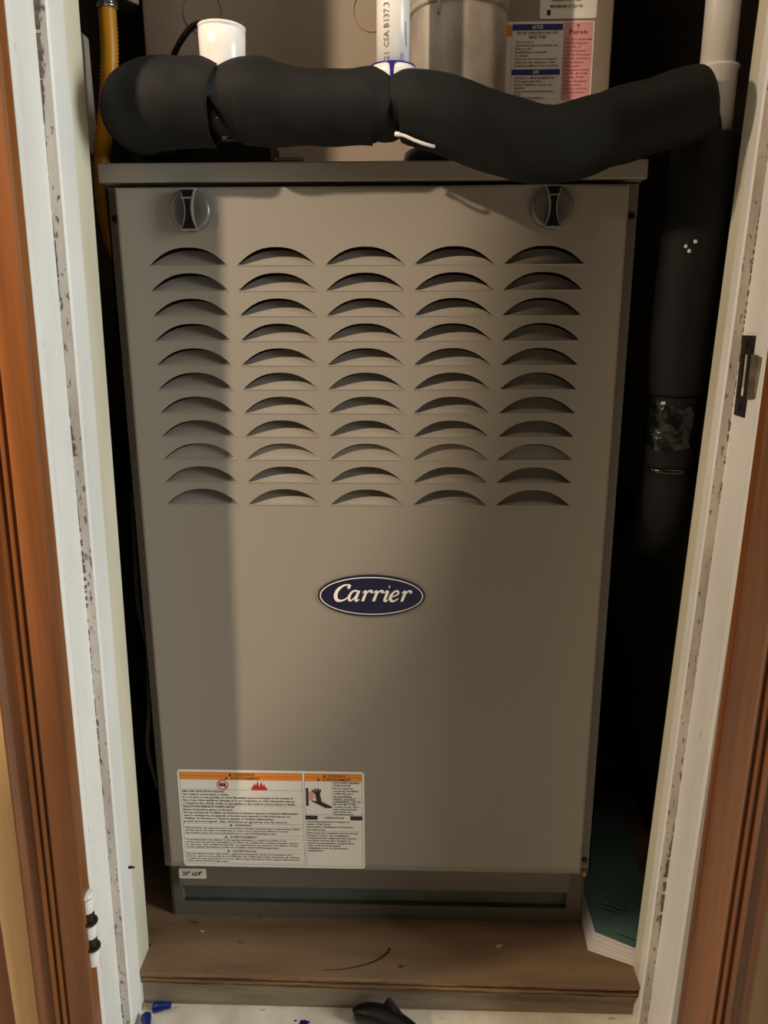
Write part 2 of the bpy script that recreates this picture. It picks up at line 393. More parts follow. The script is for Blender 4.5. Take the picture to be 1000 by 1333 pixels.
# door with real louvre openings
DX, DZ0, DZ1 = .2555, .1590, .9560
LX0, LP, LW, LH, LZ1, LPZ = -.0053, .0901, .0799, .0176, .8812, .02505
def arch(n=18):
    U = [math.sin(math.pi/2*(-1+2*k/n)) for k in range(n+1)]
    return [(LW/2*u, LH*max(0, 1-abs(u)**2.35)) for u in U]
ARCH = arch()
cu = bpy.data.curves.new('doorface', 'CURVE'); cu.dimensions = '2D'; cu.fill_mode = 'BOTH'; cu.extrude = .0006
def poly(pts):
    sp = cu.splines.new('POLY'); sp.points.add(len(pts)-1); sp.use_cyclic_u = True
    for p, q in zip(sp.points, pts): p.co = (q[0], q[1], 0, 1)
poly([(-DX+.003, DZ0+.012), (DX-.003, DZ0+.012), (DX-.003, DZ1-.003), (-DX+.003, DZ1-.003)])
for r in range(11):
    for c in range(5):
        cx = LX0+(c-2)*LP; cz = LZ1-r*LPZ
        poly([(cx+x, cz+z) for x, z in ARCH])
ob = bpy.data.objects.new('t', cu); me = ob.to_mesh()
mb = MB(); mb.add([(v.co.x, .0006-v.co.z, v.co.y) for v in me.vertices], [tuple(p.vertices) for p in me.polygons])
ob.to_mesh_clear(); bpy.data.objects.remove(ob); bpy.data.curves.remove(cu)
def rim(path):                                # rounded border, path = list of (inset, depth)
    rr = []
    for d, y in path:
        x0, x1, z0, z1 = -DX+d, DX-d, DZ0+(d if d < .003 else d), DZ1-d
        rr.append([(x0, y, z0), (x1, y, z0), (x1, y, z1), (x0, y, z1)])
    return rr
def border(x0, x1, z0, z1, y): return [(x0, y, z0), (x1, y, z0), (x1, y, z1), (x0, y, z1)]
mb.rings([border(-DX+.003, DX-.003, DZ0+.012, DZ1-.003, 0), border(-DX+.001, DX-.001, DZ0+.0095, DZ1-.001, .0006), border(-DX, DX, DZ0+.003, DZ1, .0028),
          border(-DX, DX, DZ0+.0005, DZ1, .0050), border(-DX, DX, DZ0, DZ1, .018)], cap0=False, cap1=False, smooth=False)
door = build('door', mb, PAINT, fur)
# louvre: pressed-in scoop, straight hinge below, open slot under the arch
def scoop(depth):
    mb = MB(); ns = 7; rr = []
    for x, h in ARCH:
        hh = max(h, .0004); col = []
        for k in range(ns):
            s = k/(ns-1); col.append((x*(1-.012*s), .0011+(.0018+depth*(.25*s+.75*s**.8))*(hh/LH)**.7, hh*s*.88))
        rr.append(col)
    n = ns; vs = [p for c in rr for p in c]
    fs = [(i*n+k, i*n+k+1, (i+1)*n+k+1, (i+1)*n+k) for i in range(len(rr)-1) for k in range(n-1)]
    mb.add(vs, fs, 0, True)
    mb.rings([[(-LW/2, y, z) for y, z in ((-.0001, -.0012), (-.0007, -.0002), (-.0001, .0004), (.0030, .0005), (.0030, -.0012))], [(LW/2, y, z) for y, z in ((-.0001, -.0012), (-.0007, -.0002), (-.0001, .0004), (.0030, .0005), (.0030, -.0012))]], smooth=False)     # crease along the straight edge
    return mb
deep = shallow = None
for r in range(11):
    for c in range(5):
        p = (LX0+(c-2)*LP, .006, LZ1-r*LPZ)
        if r == 8:
            if shallow is None: sh = scoop(.0045); shallow = build('louver', MB.__new__(MB) if False else sh, PAINT, door, origin=(0, .006, 0)); shallow.location = Vector(p)-Vector(door['_w']); continue
            copy_part(shallow, 'louver', door, p)
        else:
            if deep is None: dp = scoop(.0108); deep = build('louver', dp, PAINT, door, origin=(0, .006, 0)); deep.location = Vector(p)-Vector(door['_w']); continue
            copy_part(deep, 'louver', door, p)

# quarter-turn door knobs
def knob(x, z, turn):
    mb = MB(); mb.lathe([(.0205, 0), (.0208, -.006), (.0198, -.0085), (.0170, -.0100), (.0080, -.0078), (.001, -.0070)], (x, 0, z), 'Y', 40)
    k = build('knob', mb, KNOB, fur); k['label'] = 'dark grey round door latch knob'
    def hour(w0, w1, hgt, n=12):
        R = []; 
        for i in range(n+1):
            t = -1+2*i/n; R.append((w1+(w0-w1)*t*t, hgt*t))
        P = [(a, b) for a, b in R]+[(-a, b) for a, b in R[::-1]]
        ca, sa = math.cos(turn), math.sin(turn)
        return [(x+a*ca-b*sa, z+a*sa+b*ca) for a, b in P]
    mb = MB(); mb.prism(hour(.0084, .0038, .0196), -.0135, -.004); build('grip', mb, KNOBRIM, k)
    mb = MB(); mb.prism(hour(.0068, .0024, .0180), -.0138, -.0130); build('grip_inset', mb, BLACK, k)
    mb = MB(); q = lambda a, b: (x+a*math.cos(turn)-b*math.sin(turn), z+a*math.sin(turn)+b*math.cos(turn))
    mb.prism([q(-.0058, .0098), q(.0058, .0098), q(.0062, .0112), q(-.0062, .0112)], -.0142, -.0130); build('pointer_bar', mb, KNOBRIM, k)
    return k
knob(-.1787, .9333, 0); knob(.1793, .9339, 0)

# oval badge with hand-cut italic lettering
bx, bz, ba, bb = -.0010, .5262, .0603, .0246
badge_mb = MB()
def oval(a, b, y0, y1, mi, n=56):
    badge_mb.prism([(bx+a*math.cos(2*math.pi*k/n), bz+b*math.sin(2*math.pi*k/n)) for k in range(n)], y0, y1, mi)
oval(ba, bb, -.0022, .0003, 0); oval(ba-.0022, bb-.0022, -.0024, -.001, 1); oval(ba-.0034, bb-.0033, -.0026, -.001, 0)
def stroke(pts, wid, y):
    """calligraphic stroke: pts in letter units, wid per point"""
    P = []
    for i in range(len(pts)-1):              # Catmull-Rom resample
        p0, p1, p2, p3 = [Vector(pts[max(0, min(len(pts)-1, j))]) for j in (i-1, i, i+1, i+2)]
        for k in range(6):
            t = k/6
            P.append((.5*((2*p1)+(p2-p0)*t+(2*p0-5*p1+4*p2-p3)*t*t+(3*p1-p0-3*p2+p3)*t**3), wid[i]+(wid[i+1]-wid[i])*t))
    P.append((Vector(pts[-1]), wid[-1]))
    Lf, Rt = [], []
    for i, (p, wd) in enumerate(P):
        d = P[min(i+1, len(P)-1)][0]-P[max(i-1, 0)][0]; nrm = Vector((-d.y, d.x)); nrm = nrm.normalized() if nrm.length else Vector((0, 1))
        Lf.append(p+nrm*wd/2); Rt.append(p-nrm*wd/2)
    n = len(P); T = lambda q: (bx-.0010+q.x*U+(q.y-.5)*U*.24, y, bz-.0062+q.y*U)
    badge_mb.add([T(q) for q in Lf]+[T(q) for q in Rt], [(i, i+1, n+i+1, n+i) for i in range(n-1)], 1)
U = .0128                                     # x-height
yy = [-.00270]
def S(x, pts, wid): yy[0] -= .00002; stroke([(x+a, b) for a, b in pts], wid, yy[0])
xC = -3.25
S(xC, [(1.12, 1.18), (1.22, 1.42), (.98, 1.50), (.62, 1.40), (.26, 1.02), (.18, .50), (.40, .10), (.76, .02), (1.10, .16), (1.34, .40)], [.28, .22, .13, .2, .30, .33, .27, .18, .14, .09])
def la(x):
    S(x, [(.74, .86), (.52, .98), (.24, .82), (.10, .44), (.20, .08), (.42, .10), (.66, .44), (.80, .92)], [.14, .14, .2, .25, .2, .13, .12, .16])
    S(x, [(.86, .98), (.78, .55), (.74, .16), (.86, .02), (1.06, .18)], [.2, .24, .24, .17, .08])
def lr(x):
    S(x, [(.02, .76), (.18, .92), (.30, .86), (.26, .42), (.20, .0)], [.07, .16, .24, .25, .25])
    S(x, [(.24, .46), (.42, .80), (.62, .98), (.80, .90), (.76, .76)], [.10, .12, .18, .24, .2])
def li(x):
    S(x, [(.02, .76), (.18, .92), (.30, .86), (.24, .42), (.22, .12), (.34, .02), (.52, .18)], [.07, .16, .24, .25, .24, .17, .08])
    S(x, [(.30, 1.36), (.40, 1.36)], [.2, .2])
def le(x):
    S(x, [(.16, .44), (.46, .52), (.70, .72), (.62, .94), (.40, .96), (.16, .66), (.10, .34), (.26, .06), (.52, .04), (.82, .28)], [.1, .12, .16, .17, .15, .24, .27, .23, .16, .09])
la(-1.95); lr(-.78); lr(.18); li(1.12); le(1.68); lr(2.66)
badge = build('badge', badge_mb, [NAVY, BADGEW], door, fixn=False); badge['label'] = 'blue oval badge with white italic lettering'

# warning label on the door
lx0, lx1, lz0, lz1 = -.2378, -.0112, .1650, .3010
XD = -.0848
wl = MB(); wl.prism(rrect(lx0, lx1, lz0, lz1, .004), -.00025, .0003, 0)
Y1, Y2 = -.00032, -.00040
def rect(x0, x1, z0, z1, mi, y=Y1): wl.quad((x0, y, z0), (x1, y, z0), (x1, y, z1), (x0, y, z1), mi)
def frame(x0, x1, z0, z1, mi=2, t=.0003):
    rect(x0, x1, z1-t, z1, mi); rect(x0, x1, z0, z0+t, mi); rect(x0, x0+t, z0, z1, mi); rect(x1-t, x1, z0, z1, mi)
A0, A1 = lx0+.0025, XD-.0012; B0, B1 = XD+.0012, lx1-.0025; ZT = lz1-.003
for (a, b) in ((A0, A1), (B0, B1)):
    rect(a, b, ZT-.0105, ZT, 1); rect(a, b, ZT-.0054, ZT-.0051, 2, Y2)
    frame(a, b, lz0+.003, ZT)
def tri(x, z, h, mi=2, y=Y2): wl.add([(x, y, z), (x+h, y, z), (x+h/2, y, z+h*.9)], [(0, 1, 2)], mi)
def T(s, x, z, h, width=None, bold=.012, align='L', mi=2): put_text(wl, s, x, z, h, Y2-.00003, mi, width, bold, 0, align)
ac, bc = (A0+A1)/2, (B0+B1)/2
tri(ac-.0150, ZT-.0046, .0042); T('WARNING', ac+.004, ZT-.0044, .0046, .026, align='C')
tri(ac-.0200, ZT-.0098, .0042); T('AVERTISSEMENT', ac+.005, ZT-.0096, .0046, .036, align='C')
tri(bc-.0125, ZT-.0046, .0042); T('WARNING', bc+.004, ZT-.0044, .0046, .022, align='C')
tri(bc-.0200, ZT-.0098, .0042); T('AVERTISSEMENT', bc+.004, ZT-.0096, .0046, .034, align='C')
# pictograms: prohibited flammables ring, fire
px, pz = A0+.0520, ZT-.0172
n = 28; rg = [(px+r*math.cos(2*math.pi*k/n), Y2, pz+r*math.sin(2*math.pi*k/n)) for r in (.0070, .0057) for k in range(n)]
wl.add(rg, [(k, (k+1) % n, n+(k+1) % n, n+k) for k in range(n)], 3)
rect(px-.0042, px+.0040, pz-.0022, pz+.0018, 2, Y2); rect(px-.0030, px-.0010, pz+.0018, pz+.0032, 2, Y2); rect(px+.001, px+.003, pz+.0018, pz+.0028, 2, Y2)
wl.quad((px-.0048, Y2-.00004, pz+.0038), (px-.0038, Y2-.00004, pz+.0048), (px+.0048, Y2-.00004, pz-.0038), (px+.0038, Y2-.00004, pz-.0048), 3)
fx, fz = A0+.0880, ZT-.0232
for a in ((-.0002, .006, .0088), (.0040, .0095, .0122), (.0085, .0140, .0116), (.0120, .0172, .0080)):
    wl.add([(fx+a[0], Y2, fz), (fx+a[1], Y2, fz), (fx+a[1]-.0012, Y2, fz+a[2]*.55), ((fx*2+a[0]+a[1])/2+.0004, Y2, fz+a[2]), (fx+a[0]+.001, Y2, fz+a[2]*.5)], [(0, 1, 2, 3, 4)], 3)
rect(fx-.0010, fx+.0182, fz-.0006, fz+.0028, 3, Y2-.00005)
# text columns
def lines(rows, x, z, dz, h, full, bold=.022):
    for s, frac in rows:
        if s: T(s, x, z, h, full*frac, bold)
        z -= dz
    return z
FW = A1-A0-.004; zt = ZT-.0250
rect(A0, A1, zt+.0009, zt+.0012, 2)
en = [('FIRE AND EXPLOSION HAZARD', .36), ('Can result in serious injury or death.', .39), ('Do not store or use gasoline or other flammable vapors and liquids in the vicinity of', .93),
      ('this or any other appliance. Storage of or use of gasoline or other flammable vapors', .94), ('or liquids in the vicinity of this or any appliance can result in serious injury or death.', .95)]
fr = [("RISQUE D'INCENDIE ET D'EXPLOSION", .43), ('Risque de blessures graves ou de mort.', .42), ("Ne pas entreposer ni utiliser de l'essence ni d'autres vapeurs ou liquides inflammables", .97),
      ("dans le voisinage de cet appareil, ni de tout autre appareil. Le fait d'entreposer ou", .90), ("d'utiliser de l'essence ou d'autres vapeurs ou liquides inflammables", .76), ("peut provoquer des blessures graves ou la mort.", .88)]
z = lines(en, A0+.002, zt-.0028, .00410, .0036, FW, .022); rect(A0, A1, z+.0024, z+.0027, 2)
z = lines(fr, A0+.002, z-.0008, .00410, .0036, FW, .022); rect(A0, A1, z+.0022, z+.0025, 2)
blocks = [('WARNING', .020, [('This product can expose you to chemicals including lead and lead components, which', .98), ('are known to the State of California to cause cancer and birth defects or other', .88), ('reproductive harm. For more information go to www.P65Warnings.ca.gov.', .78)]),
          ('AVERTISSEMENT', .034, [("Ce produit peut vous exposer \u00e0 des agents chimiques, y compris le plomb et ses", .86), ('compos\u00e9s de plomb, identifi\u00e9s par l\u2019\u00c9tat de Californie comme pouvant causer', .97), ('le cancer, des malformations cong\u00e9nitales ou autres troubles. Pour', .96), ('de plus amples informations, prière de consulter www.P65Warnings.ca.gov', .80)]),
          ('ADVERTENCIA', .030, [('Este producto puede exponerle a qu\u00edmicos incluyendo plomo y compuestos de', .90), ('plomo, que es conocido por el Estado de California como causante de c\u00e1ncer', .97), ('y defectos de nacimiento u otros da\u00f1os reproductivos. Para mayor informaci\u00f3n', .97), ('visite www.P65Warnings.ca.gov', .36)])]
for head, hw, rows in blocks:
    tri(ac-hw/2-.007, z-.0012, .0036); T(head, ac, z-.0010, .0036, hw, .016, 'C'); rect(A0, A1, z-.0022, z-.0020, 2)
    z = lines(rows, A0+.002, z-.0052, .00350, .0031, FW, .02)
    rect(A0, A1, z+.0018, z+.0020, 2); z -= .0010
# right column: hand at a sharp edge, operation block
BM = B0+.0335; zr = ZT-.0105
rect(BM, BM+.0003, zr-.0465, zr, 2)
rect(B0+.0015, B0+.0045, zr-.0340, zr-.0095, 2, Y2)
wl.add([(B0+.0050, Y2, zr-.0265), (B0+.0050, Y2, zr-.0140), (B0+.0110, Y2, zr-.0150), (B0+.0122, Y2, zr-.0215), (B0+.0085, Y2, zr-.0260)], [(0, 1, 2, 3, 4)], 4)
def ln(pts, wd):
    for (a, b) in zip(pts, pts[1:]):
        d = Vector((b[0]-a[0], b[1]-a[1])); nn = Vector((-d.y, d.x)).normalized()*wd/2
        yy = Y2-.00006
        wl.quad((B0+a[0]+nn.x, yy, zr+a[1]+nn.y), (B0+a[0]-nn.x, yy, zr+a[1]-nn.y), (B0+b[0]-nn.x, yy, zr+b[1]-nn.y), (B0+b[0]+nn.x, yy, zr+b[1]+nn.y), 2)
wl.add([(B0+q[0], Y2-.00005, zr+q[1]) for q in ((.0128, -.0160), (.0180, -.0150), (.0205, -.0280), (.0325, -.0345), (.0330, -.0368), (.0250, -.0368), (.0085, -.0278), (.0080, -.0262), (.0140, -.0275))], [(0, 1, 2, 3, 4, 5, 6, 7, 8)], 2)
ln([(.0150, -.018), (.0090, -.0125)], .0022); ln([(.0155, -.017), (.0120, -.0102)], .0022); ln([(.0168, -.016), (.0160, -.0098)], .0022); ln([(.0176, -.0165), (.0195, -.0112)], .0021)
rw = B1-BM-.003
zz = lines([('HOT/ PARTS BEHIND', .96), ('THIS DOOR', .62), ('Door must be', .72), ('securely installed', .9), ('while furnace', .7), ('is operating.', .66)], BM+.0018, zr-.0030, .0037, .0034, rw)
rect(BM, B1, zz+.0026, zz+.0029, 2)
lines([('PI\u00c8CES CHAUDES', .8), ('DERRI\u00c8RE CETTE', .98), ('PORTE', .8), ('Cette porte doit', .9), ('\u00eatre bien ferm\u00e9e', .85), ('pendant le', .62), ('fonctionnement', .7)], BM+.0018, zz-.0006, .0034, .0031, rw)
zo = zr-.0465; rect(B0, B1, zo, zo+.0003, 2)
rect(B0, B0+.0150, zo-.0068, zo-.0010, 2, Y2); rect(B1-.0150, B1, zo-.0068, zo-.0010, 2, Y2); T('OPERATION', bc, zo-.0054, .0042, .024, .015, 'C')
BW = B1-B0-.004
zz = lines([('Operating instructions located on', .78), ('inside of this door.', .44), ("Instructions d'utilisation \u00e0 l'int\u00e9rieur", .86), ('de cette porte.', .34)], B0+.002, zo-.0105, .0037, .0033, BW)
rect(B0, B1, zz+.0022, zz+.0025, 2)
lines([('Please leave the completed warranty for the', .95), ('furnace owner. See installation', .78), ('instructions for additional information.', .92), ('Les fiches doivent \u00eatre remplies et', .80), ("remises au propri\u00e9taire du g\u00e9n\u00e9rateur", .88), ("d'air. Voir les instructions", .62), ("d'installation pour de l'information", .74), ('suppl\u00e9mentaire.', .3)], B0+.002, zz-.0012, .0036, .0032, BW)
wlab = build('warning_label', wl, [LABELW, ORANGE, INK, RED, PINKISH], door, fixn=False); wlab['label'] = 'white warning label with orange header band'

# base below the door: rail, dark channel, bright lower lip, filter size sticker
mb = MB(); mb.box(-.2560, .2500, .030, .0475, .1100, .168); build('bottom_rail', mb, PAINT_D, fur)
mb = MB(); mb.box(-.258, .250, .0475, .049, .06, .165); build('channel', mb, GALV_D, fur)
mb = MB(); mb.box(-.266, .264, .040, .0415, .0555, .0765); mb.box(-.256, .250, .0415, .0475, .0752, .0769, mi=1)
build('lower_lip', mb, [PAINT_D, GALV], fur)
for a, b in ((-.2685, -.2560), (.2500, .2685)):
    mb = MB(); mb.box(a, b, .0398, .0475, .0555, .150); build('corner_post', mb, PAINT_D, fur)
st = MB(); st.prism(rrect(-.2555, -.2200, .1215, .1365, .002, 3), .0291, .0301, 0); put_text(st, '20" x24"', -.2378, .1262, .0085, .0289, 1, .026, .03, 0, 'C')
fs_ = build('size_sticker', st, [LABELW, INK], fur, fixn=False); fs_['label'] = 'small white size sticker'
mb = MB(); mb.lathe([(.0042, .0215), (.0042, .016), (.002, .0145)], (.264, 0, .150), 'Y', 14); build('screw', mb, BRASSY, fur)

# ------------------------------------------------------------------ coil cabinet above the furnace
coil = empty('coil_cabinet', (0, .41, .979)); tag(coil, 'taupe sheet metal coil cabinet standing on top of the furnace', 'cabinet')
COILP = mat('coil_cabinet_paint', (142, 128, 114), .5, spec=.35)
mb = MB(); mb.box(-.2515, .2570, .120, .70, .9792, 1.60, b=.002); build('body', mb, COILP, coil)
for cx in (-.185, -.0010):
    mb = MB(); n = 40; rr = []
    for k in range(n+1):
        a = 2*math.pi*k/n; c = Vector((cx+.021*math.cos(a), .1196, 1.150+.021*math.sin(a)))
        d = Vector((math.cos(a), 0, math.sin(a)))
        rr.append([c-d*.0006, c+Vector((0, -.0008, 0)), c+d*.0006])
    mb.rings(rr, cap0=False, cap1=False, closed=False); build('knockout', mb, COILP, coil)
# information labels on the cabinet
il = MB(); ix0, ix1, iz0, iz1 = .1415, .2372, 1.0400, 1.1368
il.prism(rrect(ix0, ix1, iz0, iz1, .002, 3), .1194, .1201, 0)
def irect(x0, x1, z0, z1, mi, y=.1192): il.quad((x0, y, z0), (x1, y, z0), (x1, y, z1), (x0, y, z1), mi)
def IT(s, x, z, h, wd, mi=2, bold=.012, align='L'): put_text(il, s, x, z, h, .1190, mi, wd, bold, 0, align)
irect(ix0+.0008, ix0+.0075, iz1-.0140, iz1-.0030, 1)
irect(.1495, .2035, iz1-.0085, iz1-.0025, 3); irect(.1500, .2025, 1.0850, 1.0905, 3); irect(.1492, .1494, iz0+.004, iz1-.004, 2)
il.quad((.2045, .1191, 1.0600), (.2355, .1191, 1.0600), (.2355, .1191, iz1-.001), (.2045, .1191, iz1-.001), 4)
IT('NOTICE', .1765, iz1-.0073, .0052, .011, 0, .02, 'C'); IT('AVIS', .1765, 1.0860, .0050, .007, 0, .02, 'C')
IT('BEFORE OPERATING THIS UNIT', .1765, iz1-.0122, .0034, .044, 2, .012, 'C'); IT('READ THIS', .1765, iz1-.0162, .0040, .018, 2, .015, 'C')
za = iz1-.0205
for s, wd in (('This coil must be', .020), ('matched with approved equipment only', .046), ('Refer to the', .018), ('installation manual', .034), ('for details', .014), ('Follow all local codes and ordinances', .046), ('and keep the drain pan clear', .044), ('Install by qualified service personnel', .047)):
    IT(s, .1530, za, .0030, wd); za -= .0033
za = 1.0812
for s, wd in (('AVANT LA MISE EN MARCHE', .044), ('Cet appareil doit', .030), ('\u00eatre utilis\u00e9 avec un', .042), ('\u00e9quipement', .012), ('approuv\u00e9 seulement', .043), ('Voir', .008), ("le manuel d'installation", .034), ('pour les', .024), ('renseignements complets', .043), ('SERVICE', .006), ("L'installation par du personnel", .044), ('qualifi\u00e9 seulement', .030)):
    IT(s, .1530, za, .0030, wd); za -= .0033
irect(.2195, .2203, iz1-.0070, iz1-.0028, 2, .1189); irect(.2178, .2215, iz1-.0044, iz1-.0036, 2, .1189)
IT('Puron', .2202, iz1-.0125, .0062, .019, 2, .02, 'C')
za = iz1-.0185
for s, wd in (('This unit is charged with', .029), ('R-410A refrigerant', .025), ('and POE oil', .017), ('Use only parts', .024), ('rated for this system', .028), ('and its pressure', .028), ('Recover refrigerant', .022), ('before repair', .018), ('Cet appareil contient', .028), ('du R-410A', .027), ('et huile POE', .022), ('Utiliser des pi\u00e8ces', .026), ('approuv\u00e9es', .020), ('pour ce syst\u00e8me', .027), ('et sa pression', .024)):
    IT(s, .2058, za, .0030, wd, 5); za -= .0037
DKRED = mat('label_maroon', (110, 34, 44), .5)
lab = build('information_label', il, [LABELW, ORANGE, INK, BLUEINK, PINKLAB, DKRED], coil, fixn=False); lab['label'] = 'white and pink information label'
il2 = MB(); il2.prism(rrect(.1780, .2385, 1.1392, 1.1900, .002, 3), .1194, .1201, 0)
put_text(il2, 'R454B/R410A 16 LBS', .2060, 1.1555, .0040, .1190, 1, .030, .015, 0, 'C'); put_text(il2, 'MAXIMUM OF 350 PSI', .2060, 1.1495, .0040, .1190, 1, .034, .015, 0, 'C')
il2.quad((.1855, .119, 1.1425), (.1895, .119, 1.1425), (.1895, .119, 1.1475), (.1855, .119, 1.1475), 1)
lab2 = build('rating_label', il2, [LABELW, INK], coil, fixn=False); lab2['label'] = 'small white rating label'

# flue pipe
fl = empty('flue_pipe', (.0885, .064, .979)); tag(fl, 'round galvanised flue pipe rising behind the black insulation', 'pipe')
c = (.0885, .0640, 0)
mb = MB(); mb.lathe([(.0555, .9792), (.0555, .9900), (.0540, .9960), (.0490, .9985)], c, n=48); build('collar', mb, BLACK, fl)
mb = MB(); mb.lathe([(.0485, .9985), (.0486, 1.05), (.0487, 1.1235)], c, n=56, cap=False); low = build('lower_section', mb, FLUE, fl)
mb = MB(); mb.tube([(.0665, .0640-.0442, z) for z in (1.112, 1.12, 1.1275)], .0016, 8); build('seam', mb, FLUE, low)
mb = MB(); mb.lathe([(.0490, 1.1225), (.0502, 1.1235), (.0508, 1.1255), (.0500, 1.1275), (.0492, 1.1290), (.0506, 1.1315), (.0506, 1.1345), (.0494, 1.1375), (.0494, 1.60)], c, n=56, cap=False); build('upper_section', mb, FLUE, fl)

# ------------------------------------------------------------------ PVC drain pieces
Yp = -.030
pv = empty('drain_pipe', (.0233, Yp, 1.0)); tag(pv, 'white PVC drain pipe with printed lettering in front of the flue', 'pipe')
mb = MB(); mb.tube([(.0233, Yp, 1.035), (.0236, Yp, 1.10), (.0242, Yp, 1.60)], .0151, 32); pipe = build('pipe', mb, PVC, pv)
mb = MB(); mb.lathe([(.0120, 1.018), (.0208, 1.018), (.0212, 1.045), (.0206, 1.0508), (.0158, 1.0512)], (.0233, Yp, 0), n=32)
mb.lathe([(.0165, -.026), (.0165, .026)], (.0233, Yp, 1.016), 'X', 28); tee = build('tee', mb, PVC, pv)
mb = MB(); mb.lathe([(.0152, 1.0508), (.0206, 1.0514), (.0208, 1.0522), (.0153, 1.0532)], (.0233, Yp, 0), n=32); build('primer_ring', mb, PRIMER, tee)
mb = MB()                                     # primer run down the front of the tee
def oncyl(cx, cy, r, s, z): a = s/r; return (cx+r*math.sin(a), cy-r*math.cos(a), z)
rr = [[oncyl(.0233, Yp, .02135, s*wd-.0005, z) for s in (-1, -.4, .4, 1)] for z, wd in ((1.0517, .006), (1.0495, .0024), (1.044, .0016), (1.034, .0018), (1.026, .0014))]
mb.rings(rr, cap0=False, cap1=False, closed=False); build('primer_run', mb, PRIMER, tee, fixn=False)
mb = MB()
rr = [[oncyl(.0235, Yp, .01525, .0092+s*wd, z) for s in (-1, 1)] for z, wd in ((1.0520, .0026), (1.058, .0018), (1.0605, .0008))]
mb.rings(rr, cap0=False, cap1=False, closed=False)
rr = [[oncyl(.0235, Yp, .01525, .0132+o+s*.0004, z) for s in (-1, 1)] for z, o in ((1.066, .001), (1.076, 0), (1.086, -.0004))]
mb.rings(rr, cap0=False, cap1=False, closed=False); build('primer_smear', mb, PRIMER, pipe, fixn=False)
V, F = text_geo('21 CSA B137.3', .01)
tw = max(v[0] for v in V); pt = MB()
sc = .0076
pt.add([oncyl(.0236, Yp, .0154, -.0035-v[1]*sc, 1.054+v[0]*sc) for v in V], F, 0)
PRINT = mat('pipe_print', (70, 66, 64), .5); prn = build('printed_marking', pt, PRINT, pipe, fixn=False)

sb = empty('drain_fitting', (-.133, Yp, 1.0)); tag(sb, 'short open white PVC fitting between the two left insulation sleeves', 'fitting')
mb = MB(); rr = []
for r, h in ((.0195, -.08), (.0200, -.05), (.0208, -.02), (.0214, -.0045), (.0205, -.0038), (.0205, -.0030), (.0217, -.0022), (.0217, -.0004), (.0208, 0), (.0180, -.0004), (.0178, -.06)):
    rr.append([(-.1330+.012*h+r*math.cos(2*math.pi*k/32), Yp+r*math.sin(2*math.pi*k/32), 1.0868+h-.03*r*math.cos(2*math.pi*k/32)) for k in range(32)])
mb.rings(rr); build('hub', mb, PVC, sb)
mb = MB(); mb.lathe([(.022, -.028), (.022, .028)], (-.1415, Yp, 1.018), 'X', 28); build('run', mb, BLACK, sb)

rp = empty('vent_riser', (.3300, .004, 1.0)); tag(rp, 'white PVC riser with coupling at the right end of the insulation', 'pipe')
mb = MB(); mb.tube([(.3300, .004, .98), (.3302, .004, 1.15), (.3312, .004, 1.60)], .0158, 28); build('pipe', mb, PVC, rp)
mb = MB(); mb.lathe([(.0160, .985), (.0185, .986), (.0188, 1.0535), (.0200, 1.0560), (.0198, 1.0585), (.0160, 1.0588)], (.3302, .004, 0), n=32); cpl = build('coupling', mb, PVC, rp)
mb = MB()
for s0, z0, a, b in ((-.004, 1.008, .0045, .006), (-.006, .998, .0035, .005)):
    P = [oncyl(.3302, .004, .0189, s0+a*math.cos(k*.6283), z0+b*math.sin(k*.6283)*(1+.2*math.sin(k*2.2))) for k in range(10)]
    mb.add(P, [list(range(10))])
build('primer_stain', mb, mat('faint_blue_primer', (120, 140, 176), .4), cpl, fixn=False)

# ------------------------------------------------------------------ black foam insulation
def sleeve(name, pts4, label, group, wob=.0006, shear=None):
    P = cat(pts4); mb = MB()
    mb.tube([p[:3] for p in P], [p[3] for p in P], 36)
    for v in mb.v:
        v += Vector((0, math.sin(v.x*140+v.z*90), math.sin(v.x*120+v.y*160)))*wob
    if shear:
        for v in mb.v:
            if v.x > shear: v.x -= (v.z-1.024)*.16*min(1, (v.x-shear)/.02)
    o = build(name, mb, FOAM); return tag(o, label, 'pipe insulation', group)
G = 'black foam sleeves on the drain line'
def v4(*a): return Vector(a)
sleeve('foam_sleeve', [v4(-.1420, -.030, 1.0225, .030), v4(-.1426, -.030, 1.0228, .0362), v4(-.149, -.030, 1.0238, .0382), v4(-.180, -.030, 1.0240, .0390), v4(-.205, -.024, 1.0240, .0392), v4(-.2195, -.006, 1.0242, .0386), v4(-.222, .014, 1.0245, .0378), v4(-.222, .044, 1.0250, .0370), v4(-.222, .046, 1.0250, .030)],
       'short thick black foam sleeve with rounded elbow end at the far left', G, shear=-.175)
sleeve('foam_sleeve', [v4(-.1405, -.031, 1.0180, .016), v4(-.1392, -.031, 1.0182, .0235), v4(-.1345, -.031, 1.0205, .0305), v4(-.122, -.030, 1.0238, .0360), v4(-.104, -.030, 1.0240, .0378), v4(-.085, -.030, 1.0215, .0355), v4(-.058, -.030, 1.0190, .0325), v4(-.020, -.030, 1.0185, .0322), v4(.002, -.030, 1.0195, .0330), v4(.010, -.030, 1.0185, .0325), v4(.0185, -.030, 1.0145, .0285), v4(.0212, -.030, 1.0130, .0255), v4(.0217, -.030, 1.0130, .0190)],
       'middle black foam sleeve between the white fitting and the white pipe', G)
